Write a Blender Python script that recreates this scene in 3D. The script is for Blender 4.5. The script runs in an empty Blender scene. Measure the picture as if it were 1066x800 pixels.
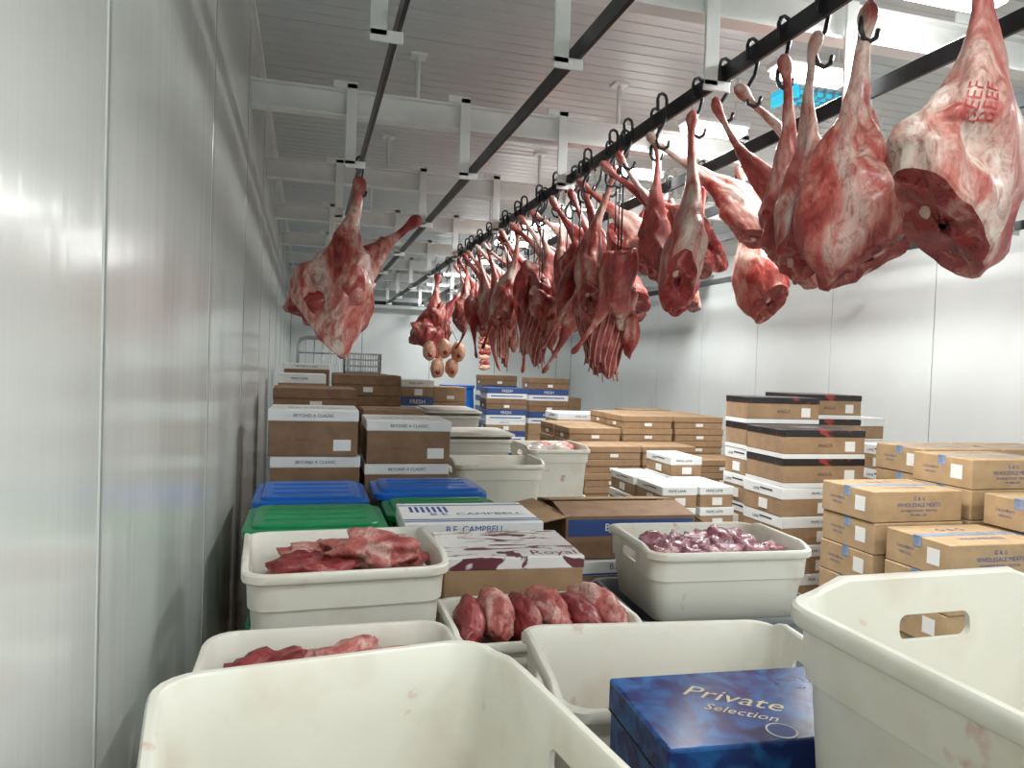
import bpy, bmesh, math, random
from mathutils import Vector, Matrix, noise
from mathutils.bvhtree import BVHTree
random.seed(7)
scn = bpy.context.scene
COL = scn.collection
try:
    scn.view_settings.view_transform = 'Standard'
except Exception:
    pass

# ------------------------------------------------------------ materials
def new_mat(name):
    m = bpy.data.materials.new(name); m.use_nodes = True
    nt = m.node_tree; b = nt.nodes['Principled BSDF']
    return m, nt, b
def N(nt, t, **kw):
    n = nt.nodes.new(t)
    for k, v in kw.items():
        if k in n.inputs: n.inputs[k].default_value = v
        else: setattr(n, k, v)
    return n
def ramp(nt, stops):
    r = nt.nodes.new('ShaderNodeValToRGB'); e = r.color_ramp.elements
    while len(e) < len(stops): e.new(0.5)
    for i, (p, c) in enumerate(stops):
        e[i].position = p; e[i].color = (c[0], c[1], c[2], 1)
    return r
def pmat(name, col, rough=.5, var=.08, scale=8, bump=0, bscale=60, metallic=0, coat=0, transl=0, stain=None):
    m, nt, b = new_mat(name)
    tc = N(nt, 'ShaderNodeTexCoord')
    ns = N(nt, 'ShaderNodeTexNoise', Scale=scale, Detail=4.0)
    nt.links.new(tc.outputs['Object'], ns.inputs['Vector'])
    d = [max(0, c*(1-var)) for c in col]; l = [min(1, c*(1+var)) for c in col]
    r = ramp(nt, [(.35, d), (.65, l)])
    nt.links.new(ns.outputs['Fac'], r.inputs['Fac'])
    last = r.outputs['Color']
    if stain:
        oi = N(nt, 'ShaderNodeObjectInfo'); ml = N(nt, 'ShaderNodeMath', operation='MULTIPLY'); ml.inputs[1].default_value = 23
        ad = N(nt, 'ShaderNodeVectorMath', operation='ADD')
        nt.links.new(oi.outputs['Random'], ml.inputs[0]); nt.links.new(tc.outputs['Object'], ad.inputs[0]); nt.links.new(ml.outputs[0], ad.inputs[1])
        for sc_, lo, hi, mxv, colr in ((6.0, .50, .78, .6, (.58, .47, .34)), (13.0, .66, .74, .7, stain)):
            n3 = N(nt, 'ShaderNodeTexNoise', Scale=sc_, Detail=4.0, Roughness=.55)
            nt.links.new(ad.outputs[0], n3.inputs['Vector'])
            r3 = ramp(nt, [(lo, (0, 0, 0)), (hi, (mxv, mxv, mxv))])
            nt.links.new(n3.outputs['Fac'], r3.inputs['Fac'])
            mx = N(nt, 'ShaderNodeMix', data_type='RGBA')
            nt.links.new(r3.outputs['Color'], mx.inputs[0]); nt.links.new(last, mx.inputs[6]); mx.inputs[7].default_value = (*colr, 1)
            last = mx.outputs[2]
    nt.links.new(last, b.inputs['Base Color'])
    b.inputs['Roughness'].default_value = rough
    b.inputs['Metallic'].default_value = metallic
    b.inputs['Coat Weight'].default_value = coat
    if bump:
        n2 = N(nt, 'ShaderNodeTexNoise', Scale=bscale, Detail=5.0)
        nt.links.new(tc.outputs['Object'], n2.inputs['Vector'])
        bp = N(nt, 'ShaderNodeBump', Strength=bump, Distance=.01)
        nt.links.new(n2.outputs['Fac'], bp.inputs['Height'])
        nt.links.new(bp.outputs['Normal'], b.inputs['Normal'])
    if transl:
        t = N(nt, 'ShaderNodeBsdfTranslucent'); t.inputs['Color'].default_value = (*col, 1)
        mx = N(nt, 'ShaderNodeMixShader'); mx.inputs[0].default_value = transl
        out = nt.nodes['Material Output']
        nt.links.new(b.outputs[0], mx.inputs[1]); nt.links.new(t.outputs[0], mx.inputs[2])
        nt.links.new(mx.outputs[0], out.inputs['Surface'])
    return m
def emis(name, col, s):
    m, nt, b = new_mat(name)
    b.inputs['Base Color'].default_value = (*col, 1)
    b.inputs['Emission Color'].default_value = (*col, 1)
    b.inputs['Emission Strength'].default_value = s
    return m
def meat_mat(name, stops, scale=5, rough=.38, coat=.25, stretch=(1, 1, .45), bump=.5):
    m, nt, b = new_mat(name)
    tc = N(nt, 'ShaderNodeTexCoord'); oi = N(nt, 'ShaderNodeObjectInfo')
    vm = N(nt, 'ShaderNodeVectorMath', operation='MULTIPLY'); vm.inputs[1].default_value = stretch
    ad = N(nt, 'ShaderNodeVectorMath', operation='ADD')
    ml = N(nt, 'ShaderNodeMath', operation='MULTIPLY'); ml.inputs[1].default_value = 37
    nt.links.new(oi.outputs['Random'], ml.inputs[0])
    nt.links.new(tc.outputs['Object'], vm.inputs[0])
    nt.links.new(vm.outputs[0], ad.inputs[0]); nt.links.new(ml.outputs[0], ad.inputs[1])
    ns = N(nt, 'ShaderNodeTexNoise', Scale=scale, Detail=6.0, Roughness=.6, Distortion=.9)
    nt.links.new(ad.outputs[0], ns.inputs['Vector'])
    r = ramp(nt, stops)
    nt.links.new(ns.outputs['Fac'], r.inputs['Fac'])
    n3 = N(nt, 'ShaderNodeTexNoise', Scale=scale*3.2, Detail=6.0, Roughness=.7, Distortion=2.2)
    nt.links.new(ad.outputs[0], n3.inputs['Vector'])
    r3 = ramp(nt, [(.34, (.42, .15, .13)), (.54, (1, 1, 1))])
    nt.links.new(n3.outputs['Fac'], r3.inputs['Fac'])
    mx = N(nt, 'ShaderNodeMix', data_type='RGBA', blend_type='MULTIPLY'); mx.inputs[0].default_value = .75
    nt.links.new(r.outputs['Color'], mx.inputs[6]); nt.links.new(r3.outputs['Color'], mx.inputs[7])
    nt.links.new(mx.outputs[2], b.inputs['Base Color'])
    n2 = N(nt, 'ShaderNodeTexNoise', Scale=24.0, Detail=6.0)
    nt.links.new(ad.outputs[0], n2.inputs['Vector'])
    bp = N(nt, 'ShaderNodeBump', Strength=bump, Distance=.014)
    nt.links.new(n2.outputs['Fac'], bp.inputs['Height'])
    nt.links.new(bp.outputs['Normal'], b.inputs['Normal'])
    rr = N(nt, 'ShaderNodeMapRange'); rr.inputs[1].default_value = .35; rr.inputs[2].default_value = .65
    rr.inputs[3].default_value = rough-.12; rr.inputs[4].default_value = rough+.18
    nt.links.new(n3.outputs['Fac'], rr.inputs[0]); nt.links.new(rr.outputs[0], b.inputs['Roughness'])
    b.inputs['Coat Weight'].default_value = coat
    b.inputs['Coat Roughness'].default_value = .2
    return m
def panel_mat(name, col, rough, stretch, bs=.08, spec=.5):
    m, nt, b = new_mat(name)
    tc = N(nt, 'ShaderNodeTexCoord')
    ns = N(nt, 'ShaderNodeTexNoise', Scale=1.3, Detail=5.0)
    nt.links.new(tc.outputs['Object'], ns.inputs['Vector'])
    r = ramp(nt, [(.3, [c*.94 for c in col]), (.7, [min(1, c*1.03) for c in col])])
    nt.links.new(ns.outputs['Fac'], r.inputs['Fac']); nt.links.new(r.outputs['Color'], b.inputs['Base Color'])
    vm = N(nt, 'ShaderNodeVectorMath', operation='MULTIPLY'); vm.inputs[1].default_value = stretch
    w = N(nt, 'ShaderNodeTexNoise', Scale=1.0, Detail=3.0)
    nt.links.new(tc.outputs['Object'], vm.inputs[0]); nt.links.new(vm.outputs[0], w.inputs['Vector'])
    bp = N(nt, 'ShaderNodeBump', Strength=bs, Distance=.02)
    nt.links.new(w.outputs['Fac'], bp.inputs['Height']); nt.links.new(bp.outputs['Normal'], b.inputs['Normal'])
    b.inputs['Roughness'].default_value = rough
    b.inputs['Specular IOR Level'].default_value = spec
    return m
def print_mat(name, base, ink, scale=9, lo=.5, hi=.54, stretch=(1, 2.5, 1), rough=.35):
    m, nt, b = new_mat(name)
    tc = N(nt, 'ShaderNodeTexCoord')
    vm = N(nt, 'ShaderNodeVectorMath', operation='MULTIPLY'); vm.inputs[1].default_value = stretch
    nt.links.new(tc.outputs['Object'], vm.inputs[0])
    ns = N(nt, 'ShaderNodeTexNoise', Scale=scale, Detail=3.0, Distortion=1.5)
    nt.links.new(vm.outputs[0], ns.inputs['Vector'])
    r = ramp(nt, [(lo, base), (hi, ink)])
    nt.links.new(ns.outputs['Fac'], r.inputs['Fac']); nt.links.new(r.outputs['Color'], b.inputs['Base Color'])
    b.inputs['Roughness'].default_value = rough
    return m

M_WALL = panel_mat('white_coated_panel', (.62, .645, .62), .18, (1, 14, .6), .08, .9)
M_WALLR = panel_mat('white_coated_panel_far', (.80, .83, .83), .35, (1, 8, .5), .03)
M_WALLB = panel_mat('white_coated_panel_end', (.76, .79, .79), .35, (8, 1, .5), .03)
M_CEIL = panel_mat('ceiling_panel_metal', (.60, .64, .64), .30, (.3, 22, 1), .25)
M_JOINT = pmat('panel_joint_grey', (.20, .21, .20), .6)
M_BEAD = pmat('joint_sealant', (.30, .32, .31), .5)
M_FLOOR = pmat('sealed_concrete', (.27, .28, .28), .45, .2, 5, .2, 40)
M_BEAM = pmat('white_painted_steel', (.84, .86, .84), .4, .05, 6)
M_RAIL = pmat('black_steel_rail', (.03, .03, .035), .35, .3, 10, 0, 0, .6)
M_HOOK = pmat('dark_hook_steel', (.05, .05, .055), .3, .3, 10, 0, 0, .8)
M_TUB = pmat('white_polyethylene', (.80, .79, .71), .34, .03, 4, .04, 30, transl=.15, stain=(.52, .22, .16))
M_TUBD = pmat('grey_polyethylene', (.16, .17, .18), .4, .1)
M_GREEN = pmat('green_plastic', (.01, .24, .09), .35, .1, 5)
M_BLUE = pmat('blue_plastic', (.01, .12, .48), .3, .1, 5)
M_CARD = pmat('brown_cardboard', (.34, .215, .12), .75, .12, 12, .1, 80)
M_CARD2 = pmat('dark_cardboard', (.23, .135, .075), .75, .14, 12, .1, 80)
M_CARD3 = pmat('tan_cardboard', (.44, .30, .165), .7, .10, 12, .1, 80)
M_SEAM = pmat('cardboard_seam', (.14, .08, .04), .8)
M_TAPE = pmat('clear_tape', (.42, .30, .18), .2, .05)
M_BTAPE = pmat('blue_strap', (.22, .29, .42), .4, .25, 30)
M_WHT = pmat('white_card', (.76, .77, .76), .5, .04)
M_LAB = pmat('paper_label', (.80, .80, .78), .5, .02)
M_INKB = pmat('blue_ink', (.03, .08, .32), .5, .1)
M_INKK = pmat('black_ink', (.03, .03, .035), .5, .1)
M_INKR = pmat('dark_red_ink', (.24, .03, .03), .5, .1)
M_NAVY = pmat('navy_card', (.03, .07, .22), .4, .1)
M_GOLD = pmat('gold_ink', (.62, .54, .34), .35, .05)
M_BLKLID = print_mat('black_red_printed_lid', (.015, .014, .016), (.30, .03, .03), 7, .60, .66)
M_ROYAL = print_mat('white_dark_red_printed_lid', (.80, .79, .77), (.14, .04, .05), 8, .55, .57, (.8, 3.6, 1))
M_MARB = print_mat('blue_marbled_card', (.006, .025, .14), (.02, .15, .42), 18, .42, .72, (1, 1, 1), .22)
M_WOOD = pmat('pallet_wood', (.42, .30, .18), .8, .15, 10, .2, 50)
M_STEEL = pmat('galvanised_wire', (.45, .46, .47), .35, .1, 10, 0, 0, .8)
M_FAT = meat_mat('lamb_surface', [(.36, (.26, .022, .02)), (.44, (.44, .08, .065)), (.50, (.55, .20, .165)), (.56, (.63, .40, .34)), (.66, (.72, .62, .54))], 7, .42, .12)
M_FATR = meat_mat('lamb_surface_red', [(.38, (.20, .018, .016)), (.50, (.40, .055, .045)), (.58, (.54, .20, .16)), (.67, (.70, .54, .46))], 8.5, .42, .12)
M_RED = meat_mat('lamb_cut_face', [(.35, (.20, .014, .015)), (.54, (.37, .035, .033)), (.66, (.58, .25, .20))], 14, .36, .25, (1, 1, 1))
M_RIB = meat_mat('lamb_rib_meat', [(.35, (.20, .015, .018)), (.52, (.38, .045, .04)), (.64, (.60, .30, .25))], 12, .4, .2, (1, 1, .5))
M_BONE = pmat('bone', (.50, .24, .18), .45, .3, 40)
M_MARROW = pmat('cut_bone', (.62, .42, .33), .45, .15, 60)
M_STAMP = pmat('red_inspection_stamp_ink', (.46, .07, .07), .5, .3, 60)
M_PINK = meat_mat('raw_meat_pink', [(.34, (.34, .055, .05)), (.48, (.49, .155, .135)), (.60, (.65, .41, .36))], 11, .45, .12, (1, 1, 1))
M_DRED = meat_mat('raw_meat_dark', [(.38, (.18, .018, .022)), (.55, (.33, .05, .05)), (.7, (.54, .29, .26))], 9, .45, .15, (1, 1, 1))
M_VAC = meat_mat('vacuum_packed_meat', [(.35, (.22, .07, .10)), (.5, (.38, .16, .20)), (.62, (.64, .46, .47))], 14, .22, .6, (1, 1, 1))
M_HAM = meat_mat('pale_roast', [(.35, (.50, .20, .11)), (.6, (.76, .48, .33))], 9, .4, .2)
M_LAMP = emis('lamp_diffuser', (1, 1, .98), 14)
M_CYAN = emis('cyan_tube', (.03, .42, .58), 1.0)
M_LAMPB = pmat('lamp_housing', (.8, .8, .8), .4)
M_BAG = pmat('clear_plastic_bag', (.56, .50, .45), .12, .2, 10, .3, 12, coat=.6)

# ------------------------------------------------------------ mesh builder
class MB:
    def __init__(s): s.v = []; s.f = []; s.m = []; s.sm = []; s.mats = []
    def mi(s, m):
        if m not in s.mats: s.mats.append(m)
        return s.mats.index(m)
    def add(s, vs, fs, mat, T=None, smooth=False):
        o = len(s.v); i = s.mi(mat)
        for v in vs:
            v = Vector(v); s.v.append(T @ v if T else v)
        for f in fs:
            s.f.append([o+k for k in f]); s.m.append(i); s.sm.append(smooth)
    def box(s, x0, x1, y0, y1, z0, z1, mat, T=None, bev=0, seg=1):
        bm = bmesh.new(); bmesh.ops.create_cube(bm, size=1)
        for v in bm.verts:
            v.co = Vector(((x0+x1)/2+v.co.x*(x1-x0), (y0+y1)/2+v.co.y*(y1-y0), (z0+z1)/2+v.co.z*(z1-z0)))
        if bev: bmesh.ops.bevel(bm, geom=bm.edges[:], offset=bev, segments=seg, affect='EDGES', profile=.5)
        bm.verts.index_update()
        s.add([v.co.copy() for v in bm.verts], [[v.index for v in f.verts] for f in bm.faces], mat, T)
        bm.free()
    def tube(s, pts, rad, mat, seg=8, T=None):
        pts = [Vector(p) for p in pts]; n = len(pts)
        if not isinstance(rad, (list, tuple)): rad = [rad]*n
        vs = []; fs = []; ref = None
        for i, p in enumerate(pts):
            t = (pts[min(i+1, n-1)]-pts[max(i-1, 0)]).normalized()
            if ref is None: ref = Vector((0, 1, 0)) if abs(t.y) < .8 else Vector((1, 0, 0))
            a = t.cross(ref).normalized(); b = a.cross(t).normalized(); ref = b
            for k in range(seg):
                g = 2*math.pi*k/seg
                vs.append(p+(a*math.cos(g)+b*math.sin(g))*rad[i])
        for i in range(n-1):
            for k in range(seg):
                k2 = (k+1) % seg
                fs.append([i*seg+k, i*seg+k2, (i+1)*seg+k2, (i+1)*seg+k])
        fs.append(list(range(seg))[::-1]); fs.append([(n-1)*seg+k for k in range(seg)])
        s.add(vs, fs, mat, T, True)
    def blob(s, c, r, mat, rot=0, seed=0, amp=.2, freq=1.5, sub=3, groove=0):
        bm = bmesh.new(); bmesh.ops.create_icosphere(bm, subdivisions=sub, radius=1)
        R = Matrix.Translation(c) @ Matrix.Rotation(rot, 4, 'Z')
        vs = []
        for v in bm.verts:
            p = v.co.copy(); k = 1+amp*noise.noise(p*freq+Vector((seed*3.1, seed*1.7, seed)))
            k += amp*.45*noise.noise(p*freq*3+Vector((seed, seed*2.3, 5)))
            if groove: k *= 1-groove*(abs(math.sin(p.y*11)) < .3)
            vs.append(Vector((p.x*r[0]*k, p.y*r[1]*k, p.z*r[2]*k)))
        bm.verts.index_update()
        s.add(vs, [[v.index for v in f.verts] for f in bm.faces], mat, R, True); bm.free()
    def mesh(s, name):
        me = bpy.data.meshes.new(name)
        me.from_pydata([tuple(v) for v in s.v], [], s.f)
        for m in s.mats: me.materials.append(m)
        me.polygons.foreach_set('material_index', s.m)
        me.polygons.foreach_set('use_smooth', s.sm)
        me.update(); return me
def place(name, me, loc=(0, 0, 0), rz=0, M=None):
    o = bpy.data.objects.new(name, me); COL.objects.link(o)
    o.matrix_world = M if M is not None else Matrix.Translation(loc) @ Matrix.Rotation(rz, 4, 'Z')
    return o
_tc = {}
def textgeo(s):
    if s in _tc: return _tc[s]
    cu = bpy.data.curves.new('t', 'FONT'); cu.body = s; cu.size = 1; cu.align_x = 'CENTER'; cu.align_y = 'CENTER'
    cu.resolution_u = 2
    o = bpy.data.objects.new('t', cu); COL.objects.link(o)
    dg = bpy.context.evaluated_depsgraph_get()
    me = bpy.data.meshes.new_from_object(o.evaluated_get(dg))
    r = ([v.co.copy() for v in me.vertices], [list(p.vertices) for p in me.polygons])
    bpy.data.objects.remove(o); bpy.data.meshes.remove(me); _tc[s] = r
    return r
def text(mb, s, size, face, pos, mat, sx=1):
    v, f = textgeo(s)
    S = Matrix.Diagonal((size*sx, size, size, 1))
    if face == '-Y': R = Matrix.Rotation(math.pi/2, 4, 'X')
    elif face == '-X': R = Matrix.Rotation(-math.pi/2, 4, 'Z') @ Matrix.Rotation(math.pi/2, 4, 'X')
    else: R = Matrix.Identity(4)
    mb.add(v, f, mat, Matrix.Translation(pos) @ R @ S)

# ------------------------------------------------------------ cartons
_cc = {}
def carton_mesh(style, L, W, H):
    k = (style, round(L, 3), round(W, 3), round(H, 3))
    if k in _cc: return _cc[k]
    mb = MB(); h = H-.002; x, y = L/2-.004, W/2-.004; e = .0012
    if style in ('meats', 'plain', 'dark', 'thin'):
        b = {'meats': M_CARD3, 'plain': M_CARD, 'dark': M_CARD2, 'thin': M_CARD}[style]
        lh = H*.45 if style in ('thin', 'dark') else 0
        mb.box(-x, x, -y, y, 0, h-.001, b, bev=.004)
        if lh:
            mb.box(-x-.003, x+.003, -y-.003, y+.003, h-lh, h, b, bev=.003)
            mb.box(-x-.002, x+.002, -y-.002, y+.002, h-lh-.004, h-lh, M_SEAM)
        else:
            mb.box(-x+.004, x-.004, -.0015, .0015, h-.001, h-.0004, M_SEAM)
            mb.box(-x-e, x+e, -.024, .024, h-.001, h+.0002, M_BTAPE if style == 'meats' else M_TAPE)
            mb.box(-x-e, -x, -.024, .024, h-.05, h-.001, M_BTAPE if style == 'meats' else M_TAPE)
        if style == 'meats':
            text(mb, 'G & G', .028, '-Y', (0, -y-e, H*.74), M_INKB)
            text(mb, 'WHOLESALE MEATS', .030, '-Y', (0, -y-e, H*.54), M_INKB)
            text(mb, '28 MARKET ROAD   PRESTON', .017, '-Y', (0, -y-e, H*.36), M_INKB)
            text(mb, 'PH 9480 1200', .017, '-Y', (0, -y-e, H*.22), M_INKB)
            text(mb, 'WHOLESALE', .045, 'top', (0, -.09, h+.0006), M_INKB)
            text(mb, 'G & G', .06, 'top', (0, .09, h+.0006), M_INKB)
            mb.box(-x-e, -x, -.13, -.06, .045, H*.75, M_LAB)
            text(mb, 'G & G MEATS', .018, '-X', (-x-e, .07, H*.55), M_INKB)
            text(mb, 'KEEP COLD', .014, '-X', (-x-e, .07, H*.38), M_INKB)
        else:
            mb.box(-x-e*3, -x, -.04, .02, H*.18, H*.42, M_LAB)
            mb.box(-.03, .04, -y-e*4, -y, H*.18, H*.42, M_LAB)
    elif style in ('beige', 'white', 'black', 'navy'):
        lid = {'beige': M_WHT, 'white': M_WHT, 'black': M_BLKLID, 'navy': M_NAVY}[style]
        lh = {'beige': .24, 'white': .40, 'black': .24, 'navy': .5}[style]*H
        mb.box(-x, x, -y, y, 0, h-.004, M_CARD2 if style == 'beige' else M_CARD if style != 'navy' else M_WHT, bev=.003)
        mb.box(-x-.003, x+.003, -y-.003, y+.003, h-lh, h, lid, bev=.003)
        if style == 'black':
            mb.box(-x-.002, x+.002, -y-.002, y+.002, 0, H*.16, M_WHT)
            mb.box(-x-.002, x+.002, -y-.002, y+.002, H*.16, H*.18, M_SEAM)
            text(mb, 'PREMIUM', .05, 'top', (0, 0, h+.0006), M_LAB)
            text(mb, 'ANGUS', .03, '-Y', (0, -y-e, H*.45), M_INKK)
            mb.box(x*.5, x*.75, -y-e, -y, H*.25, H*.6, M_LAB)
        if style == 'beige':
            text(mb, 'BEYOND A CLASSIC', .020, '-Y', (0, -y-.005, h-lh*.5), M_INKK)
            mb.box(x*.45, x*.85, -y-e, -y, H*.12, H*.36, M_LAB)
            text(mb, 'XL  LAMB CUTS', .018, '-Y', (-.05, -y-e, H*.35), M_INKR)
            text(mb, 'BEYOND', .06, 'top', (0, -.03, h+.0006), M_INKK)
        if style == 'white':
            mb.box(-x-.002-e*2, -x, -.05, .03, H*.12, H*.46, M_LAB)
            mb.box(-x-.0045, -x, -.10, .02, H*.80, H*.85, M_INKK)
            text(mb, 'LAMB', .025, '-X', (-x-.0045, .06, H*.76), M_INKK)
            text(mb, 'PRIME LAMB', .022, '-Y', (-.02, -y-.005, H*.79), M_INKK)
            mb.box(-.03, .04, -y-e*2, -y, H*.10, H*.46, M_LAB)
        if style == 'navy':
            text(mb, 'FRESH', .05, '-Y', (0, -y-.005, H*.72), M_LAB)
            mb.box(-x*.8, x*.8, -y-e, -y, H*.2, H*.3, M_INKB)
    elif style == 'campbell':
        mb.box(-x, x, -y, y, 0, h-.004, M_CARD, bev=.003)
        mb.box(-x-.003, x+.003, -y-.003, y+.003, h-H*.32, h, M_WHT, bev=.003)
        for a in (-.86, -.7, .72):
            mb.box(-x, x, y*a, y*(a+.07), h-.001, h+.0006, M_INKB)
        mb.box(-x-.002, x+.002, -y-.0045, y, h-H*.30, h-H*.26, M_INKB)
        text(mb, 'B.E. CAMPBELL', .030, '-Y', (0, -y-.005, h-H*.13), M_INKB)
        text(mb, 'B.E. CAMPBELL', .05, 'top', (.03, -.03, h+.001), M_INKB)
        for i in range(7): mb.box(-x*.85+i*.02, -x*.85+i*.02+.01, y*.05, y*.6, h-.001, h+.0008, M_INKB)
    elif style == 'royal':
        mb.box(-x, x, -y, y, 0, h-.004, M_CARD, bev=.003)
        mb.box(-x-.003, x+.003, -y-.003, y+.003, h-H*.22, h, M_ROYAL, bev=.003)
        mb.box(x*.1, x*.98, -y, -y*.55, h-.001, h+.0005, M_WHT)
        text(mb, 'Royal', .062, 'top', (x*.60, -y*.78, h+.0011), M_INKR)
    elif style == 'private':
        mb.box(-x, x, -y, y, 0, h-.004, M_MARB, bev=.003)
        mb.box(-x-.003, x+.003, -y-.003, y+.003, h-.045, h, M_MARB, bev=.004, seg=2)
        mb.box(-x-.0025, x+.0025, -y-.0025, y+.0025, h-.047, h-.045, M_INKK)
        R = Matrix.Rotation(math.radians(-32), 4, 'Z')
        for s_, sz, px, py in (('Private', .048, -.035, .012), ('Selection', .026, -.046, -.028)):
            v, f = textgeo(s_)
            Sh = Matrix(((1, .3, 0, 0), (0, 1, 0, 0), (0, 0, 1, 0), (0, 0, 0, 1)))
            mb.add(v, f, M_GOLD, Matrix.Translation((px, py, h+.0008)) @ R @ Sh @ Matrix.Diagonal((sz, sz, sz, 1)))
        rp = [(-.020+.020*math.cos(a/28*6.283), -.080+.020*math.sin(a/28*6.283), h+.0008) for a in range(28)]
        mb.add(rp, [list(range(28))], M_LAB)
        rp = [(-.020+(p[0]+.020)*.86, -.080+(p[1]+.080)*.86, h+.0012) for p in rp]
        mb.add(rp, [list(range(28))], M_INKB)
    me = mb.mesh('carton_'+style); _cc[k] = me
    return me
def pallet(x0, x1, y0, y1, h=.14):
    mb = MB()
    n = max(4, int((y1-y0)/.14))
    for i in range(n):
        a = y0+(y1-y0)*i/n
        mb.box(x0, x1, a, a+(y1-y0)/n*.75, h-.022, h-.001, M_WOOD, bev=.002)
        if i % 2 == 0: mb.box(x0, x1, a, a+(y1-y0)/n*.75, .001, .02, M_WOOD)
    for xx in (x0, (x0+x1)/2-.045, x1-.09):
        mb.box(xx, xx+.09, y0, y1-.03, .02, h-.022, M_WOOD)
    place('wooden_pallet', mb.mesh('wooden_pallet'))
def column(style, x0, x1, y0, y1, n, H, base=.14, name='cardboard_box', rot=0, jit=.8):
    for i in range(n):
        st = style if isinstance(style, str) else style[min(len(style)-1, n-1-i)]
        nm = {'meats': 'meat_carton', 'beige': 'white_lid_meat_carton', 'white': 'white_lamb_carton', 'black': 'black_lid_carton',
              'navy': 'blue_carton', 'campbell': 'blue_striped_meat_carton', 'royal': 'printed_meat_carton', 'private': 'blue_marbled_meat_box'}.get(st, name)
        place(nm, carton_mesh(st, x1-x0-.02, y1-y0-.02, H),
              ((x0+x1)/2+random.uniform(-.006, .006), (y0+y1)/2+random.uniform(-.005, .005), base+i*H),
              math.radians(rot+random.uniform(-jit, jit)))

# ------------------------------------------------------------ tubs
def rrect(L, W, r, ns=10, nc=5):
    pts = []
    cs = [(L/2-r, W/2-r, 0), (-L/2+r, W/2-r, 90), (-L/2+r, -W/2+r, 180), (L/2-r, -W/2+r, 270)]
    for i, (cx, cy, a0) in enumerate(cs):
        arc = [(cx+r*math.cos(math.radians(a0+90*k/nc)), cy+r*math.sin(math.radians(a0+90*k/nc))) for k in range(nc+1)]
        pts += arc
        nx = cs[(i+1) % 4]; a1 = math.radians(nx[2])
        e = (nx[0]+r*math.cos(a1), nx[1]+r*math.sin(a1)); s0 = arc[-1]
        for k in range(1, ns): pts.append((s0[0]+(e[0]-s0[0])*k/ns, s0[1]+(e[1]-s0[1])*k/ns))
    return pts
_tb = {}
def tub_mesh(L, W, H, mat=None, raised=.018, slot=True):
    mat = mat or M_TUB
    k = (L, W, round(H, 3), mat.name, raised, slot)
    if k in _tb: return _tb[k]
    def dz(x, y, full):
        if abs(x) > L/2-.07:
            t = (.40*W-abs(y))/(.10*W); t = max(0, min(1, t)); t = t*t*(3-2*t)
            return raised*t*full
        return 0
    prof = [(.040, .0, 0, .04), (.034, .006, 0, .045), (.020, H-.09, 0, .05), (.019, H-.085, 0, .05), (.014, H-.083, 0, .05), (.011, H-.026, 1, .05),
            (.003, H-.024, 1, .055), (.0, H-.020, 1, .055), (.0, H-.004, 1, .055), (.003, H, 1, .055), (.011, H, 1, .055),
            (.015, H-.004, 1, .05), (.024, H-.09, 0, .05), (.042, .014, 0, .045), (.050, .008, 0, .04)]
    bm = bmesh.new(); loops = []
    for ins, z, full, r in prof:
        loops.append([bm.verts.new((x, y, z+dz(x, y, full))) for x, y in rrect(L-2*ins, W-2*ins, r)])
    n = len(loops[0])
    for a, b in zip(loops, loops[1:]):
        for i in range(n): bm.faces.new([a[i], a[(i+1) % n], b[(i+1) % n], b[i]])
    bm.faces.new(loops[0][::-1]); bm.faces.new(loops[-1])
    bmesh.ops.recalc_face_normals(bm, faces=bm.faces[:])
    me = bpy.data.meshes.new('tub'); bm.to_mesh(me); bm.free(); me.materials.append(mat)
    if slot:
        ob = place('tmp', me); mb = MB()
        mb.box(-L, L, -.055, .055, H-.062, H-.030, mat, bev=.012, seg=4)
        cu = place('tmpc', mb.mesh('c'))
        md = ob.modifiers.new('b', 'BOOLEAN'); md.operation = 'DIFFERENCE'; md.object = cu; md.solver = 'EXACT'
        dg = bpy.context.evaluated_depsgraph_get()
        me2 = bpy.data.meshes.new_from_object(ob.evaluated_get(dg))
        bpy.data.objects.remove(ob); bpy.data.objects.remove(cu); me = me2
    me.polygons.foreach_set('use_smooth', [True]*len(me.polygons))
    me.set_sharp_from_angle(angle=math.radians(40))
    _tb[k] = me; return me
def tub_stack(cx, cy, L, W, rim, n, base=.14, rot=0, mats=None, name='plastic_meat_tub', slot=True, raised=.018, pal=True):
    H = (rim-base)/n
    for i in range(n):
        m = mats[i] if mats else M_TUB
        nm = name if m is M_TUB else ('grey_plastic_tub' if m is M_TUBD else name)
        place(nm, tub_mesh(L, W, H, m, raised, slot), (cx, cy, base+i*H+(i*.0)), math.radians(rot))
    if base > .05 and pal: pallet(cx-L/2 if abs(rot) < 45 else cx-W/2, cx+L/2 if abs(rot) < 45 else cx+W/2,
                          cy-W/2 if abs(rot) < 45 else cy-L/2, cy+W/2 if abs(rot) < 45 else cy+L/2, base)

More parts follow.
